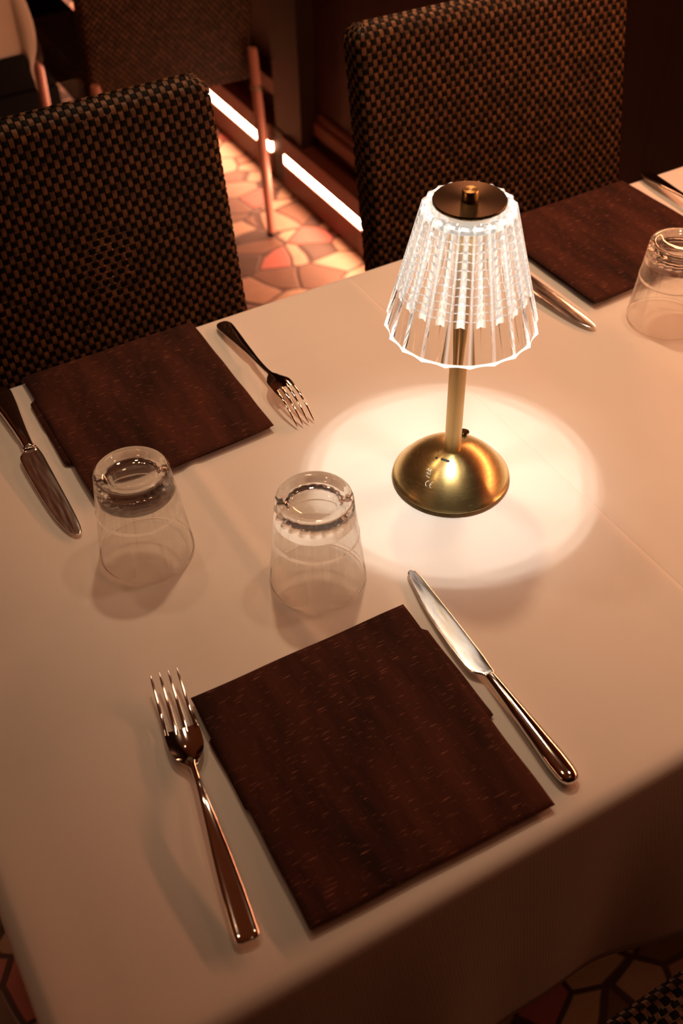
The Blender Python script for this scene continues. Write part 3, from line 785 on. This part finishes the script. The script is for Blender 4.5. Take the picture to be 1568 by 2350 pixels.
def curve(pts):
    """smooth curve through (y, z) points."""
    ys = np.array([p[0] for p in pts]); zs = np.array([p[1] for p in pts]); d = np.gradient(zs, ys)
    def f(y):
        i = int(min(max(np.searchsorted(ys, y) - 1, 0), len(ys) - 2)); h = ys[i + 1] - ys[i]; s = min(max((y - ys[i]) / h, 0), 1)
        return float((2*s**3 - 3*s**2 + 1) * zs[i] + (s**3 - 2*s**2 + s) * h * d[i] + (-2*s**3 + 3*s**2) * zs[i+1] + (s**3 - s**2) * h * d[i+1])
    return f
def fork(label, length, up, a, b):
    root = empty('fork', (0, 0, 0)); k = length / 0.215
    if up:
        H = [(0.0, 0, 0.0045, 0.0042, 0.0010), (0.0012, 0, 0.0072, 0.0042, 0.0016), (0.004, 0, 0.0082, 0.0044, 0.0020), (0.010, 0, 0.0083, 0.0048, 0.0021),
             (0.030, 0, 0.0078, 0.0066, 0.0021), (0.055, 0, 0.0066, 0.0090, 0.0020), (0.080, 0, 0.0048, 0.0112, 0.0020), (0.100, 0, 0.0034, 0.0120, 0.0021),
             (0.118, 0, 0.0026, 0.0105, 0.0022), (0.130, 0, 0.0027, 0.0080, 0.0021), (0.138, 0, 0.0036, 0.0060, 0.0018)]
        zt = curve([(0.130, 0.0080), (0.140, 0.0045), (0.150, 0.0024), (0.165, 0.0022), (0.185, 0.0048), (0.200, 0.0085), (0.215, 0.0135)])
        bow = 0.0035
    else:
        H = [(0.0, 0, 0.0032, 0.0042, 0.0010), (0.0012, 0, 0.0062, 0.0043, 0.0016), (0.005, 0, 0.0086, 0.0046, 0.0020), (0.012, 0, 0.0098, 0.0052, 0.0021),
             (0.030, 0, 0.0086, 0.0066, 0.0021), (0.055, 0, 0.0062, 0.0085, 0.0020), (0.080, 0, 0.0042, 0.0100, 0.0021), (0.100, 0, 0.0032, 0.0105, 0.0023),
             (0.118, 0, 0.0028, 0.0118, 0.0024), (0.130, 0, 0.0029, 0.0138, 0.0023), (0.138, 0, 0.0040, 0.0158, 0.0018)]
        zt = curve([(0.130, 0.0138), (0.140, 0.0168), (0.150, 0.0190), (0.165, 0.0196), (0.185, 0.0165), (0.200, 0.0105), (0.215, 0.0016)])
        bow = -0.0025
    g = Geo(); loft(g, [[c * k if i != 1 else c for i, c in enumerate(r)] for r in dense(H, 70)]); g.obj('handle', M_steel, root, True, None)
    # head: a curved plate from the neck to the roots of the tines
    hw = lambda y: interp(y, [0.130, 0.134, 0.138, 0.143, 0.150, 0.158, 0.168], [0.0026, 0.0040, 0.0075, 0.0105, 0.0124, 0.0129, 0.0128])
    ht = 0.0010
    def sheet(x0f, x1f, ya, yb, ny, nx, thick):
        top = []; bot = []
        for i in range(ny + 1):
            y = ya + (yb - ya) * i / ny; xa, xb = x0f(y), x1f(y); W_ = max(hw(min(y, 0.168)), 0.003); th_ = thick(y)
            for j in range(nx + 1):
                x = xa + (xb - xa) * j / nx; z = zt(y) + bow * min(1, max(0, (0.185 - y) / 0.02)) * (x / W_) ** 2 * min(1, max(0, (y - 0.132) / 0.010))
                q = 1 - 0.55 * (abs(2 * j / nx - 1)) ** 4
                top.append((x * k, y * k, (z + th_ * q) * k)); bot.append((x * k, y * k, (z - th_ * q) * k))
        n2 = nx + 1; kk = len(top)
        f = [(i * n2 + j, i * n2 + j + 1, (i + 1) * n2 + j + 1, (i + 1) * n2 + j) for i in range(ny) for j in range(nx)]
        fb = [tuple(v + kk for v in q[::-1]) for q in f]
        bdn = list(range(n2)) + [i * n2 + nx for i in range(1, ny + 1)] + [ny * n2 + j for j in range(nx - 1, -1, -1)] + [i * n2 for i in range(ny - 1, 0, -1)]
        sd = [(bdn[i], bdn[i] + kk, bdn[(i + 1) % len(bdn)] + kk, bdn[(i + 1) % len(bdn)]) for i in range(len(bdn))]
        return top + bot, f + fb + sd
    g = Geo(); g.add(*sheet(lambda y: -hw(y), lambda y: hw(y), 0.1305, 0.168, 26, 16, lambda y: interp(y, [0.130, 0.140, 0.168], [0.0019, 0.0013, 0.0010])))
    head = g.obj('head', M_steel, root, True, 50)
    for t in range(4):
        xc = (-0.0109 + t * 0.00727)
        def xf(sg, xc=xc):
            return lambda y: xc * interp(y, [0.16, 0.215], [1.0, 0.92]) + sg * interp(y, [0.160, 0.170, 0.200, 0.212, 0.215], [0.0019, 0.00175, 0.00115, 0.0008, 0.0004])
        g = Geo(); g.add(*sheet(xf(-1), xf(1), 0.1645, 0.215, 30, 4, lambda y: interp(y, [0.16, 0.20, 0.2145], [0.0011, 0.0010, 0.0006])))
        g.obj('tine', M_steel, head, True, 50)
    tag(root, label, 'fork', 'forks at the place settings')
    return place(root, a, b)
fork('steel fork lying tines up, left of the front napkin', 0.2165, True, (-0.3505, -0.2965), (-0.3155, -0.0825))
fork('steel fork lying tines down, right of the far left napkin', 0.192, False, (-0.0775, 0.3225), (-0.0790, 0.1310))
fork('steel fork whose handle end shows at the right edge, beyond the right napkin', 0.205, False, (0.5225, 0.3400), (0.5060, 0.1355))

def knife(label, length, slim, a, b, mirror=1):
    root = empty('knife', (0, 0, 0)); k = length / 0.2285
    if slim:       # bullet-ended solid handle
        H = [(0.0, 0, 0.0012, 0.0058, 0.0012), (0.0010, 0, 0.0042, 0.0058, 0.0034), (0.0035, 0, 0.0066, 0.0058, 0.0048), (0.009, 0, 0.0080, 0.0058, 0.0054),
             (0.020, 0, 0.0083, 0.0058, 0.0055), (0.040, 0, 0.0073, 0.0058, 0.0051), (0.065, 0, 0.0060, 0.0057, 0.0046), (0.090, 0, 0.0048, 0.0055, 0.0041),
             (0.1035, 0, 0.0043, 0.0052, 0.0037), (0.1055, 0, 0.0042, 0.0050, 0.0030)]
        B = [(0.104, 0.0005, 0.0040), (0.108, 0.0000, 0.0052), (0.113, -0.0022, 0.0078), (0.119, -0.0030, 0.0090), (0.130, -0.0030, 0.0094), (0.160, -0.0023, 0.0090),
             (0.190, -0.0008, 0.0076), (0.208, 0.0007, 0.0060), (0.218, 0.0016, 0.0052), (0.2245, 0.0021, 0.0041), (0.2275, 0.0023, 0.0028), (0.2285, 0.0023, 0.0010)]
    else:          # rounded, fuller handle
        H = [(0.0, 0, 0.0025, 0.0052, 0.0014), (0.0012, 0, 0.0068, 0.0052, 0.0030), (0.005, 0, 0.0096, 0.0052, 0.0042), (0.012, 0, 0.0106, 0.0052, 0.0047),
             (0.030, 0, 0.0098, 0.0053, 0.0048), (0.050, 0, 0.0080, 0.0053, 0.0046), (0.070, 0, 0.0063, 0.0053, 0.0043), (0.088, 0, 0.0052, 0.0053, 0.0040),
             (0.098, 0, 0.0050, 0.0051, 0.0038), (0.101, 0, 0.0058, 0.0050, 0.0034)]
        B = [(0.099, 0.0003, 0.0058), (0.104, 0.0003, 0.0066), (0.107, -0.0012, 0.0086), (0.112, -0.0022, 0.0102), (0.125, -0.0022, 0.0106), (0.150, -0.0018, 0.0103),
             (0.180, -0.0010, 0.0096), (0.200, -0.0001, 0.0086), (0.214, 0.0010, 0.0070), (0.222, 0.0020, 0.0052), (0.2265, 0.0026, 0.0034), (0.2285, 0.0028, 0.0012)]
    g = Geo(); loft(g, [[c * k for c in r] for r in dense(H, 60)], 28, 2.1); g.obj('handle', M_steel, root, True, None)
    g = Geo(); loft(g, [[y * k, mirror * xc * k, w * k, interp(y, [0.1, 0.12, 0.2285], [0.0050, 0.0044, 0.0020]), interp(y, [0.1, 0.108, 0.16, 0.2285], [0.0026, 0.0016, 0.0010, 0.0005])] for y, xc, w in dense(B, 60)], 24, 3.4)
    bl = g.obj('blade', M_blade, root, True, 40)
    if not slim:
        for yy in (0.0995, 0.1035):
            g = Geo(); loft(g, [((yy + q) * k, 0.0002, w * 0.0066, 0.0050, w * 0.0040) for q, w in ((0, 0.93), (0.0006, 1.0), (0.0012, 1.0), (0.0018, 0.93))], 28, 2.1)
            g.obj('collar', M_steel, root, True, None)
    tag(root, label, 'knife', 'table knives at the place settings')
    return place(root, a, b)
knife('table knife with a bright white blade, right of the front napkin', 0.2290, True, (-0.1062, -0.3105), (-0.0975, -0.0795))
knife('table knife with a dark blade, at the left edge beside the far left napkin', 0.2310, False, (-0.3185, 0.3310), (-0.3215, 0.0985), -1)
knife('table knife half hidden by the lamp shade, beside the right napkin', 0.2290, False, (0.2440, 0.3400), (0.2540, 0.1095), -1)
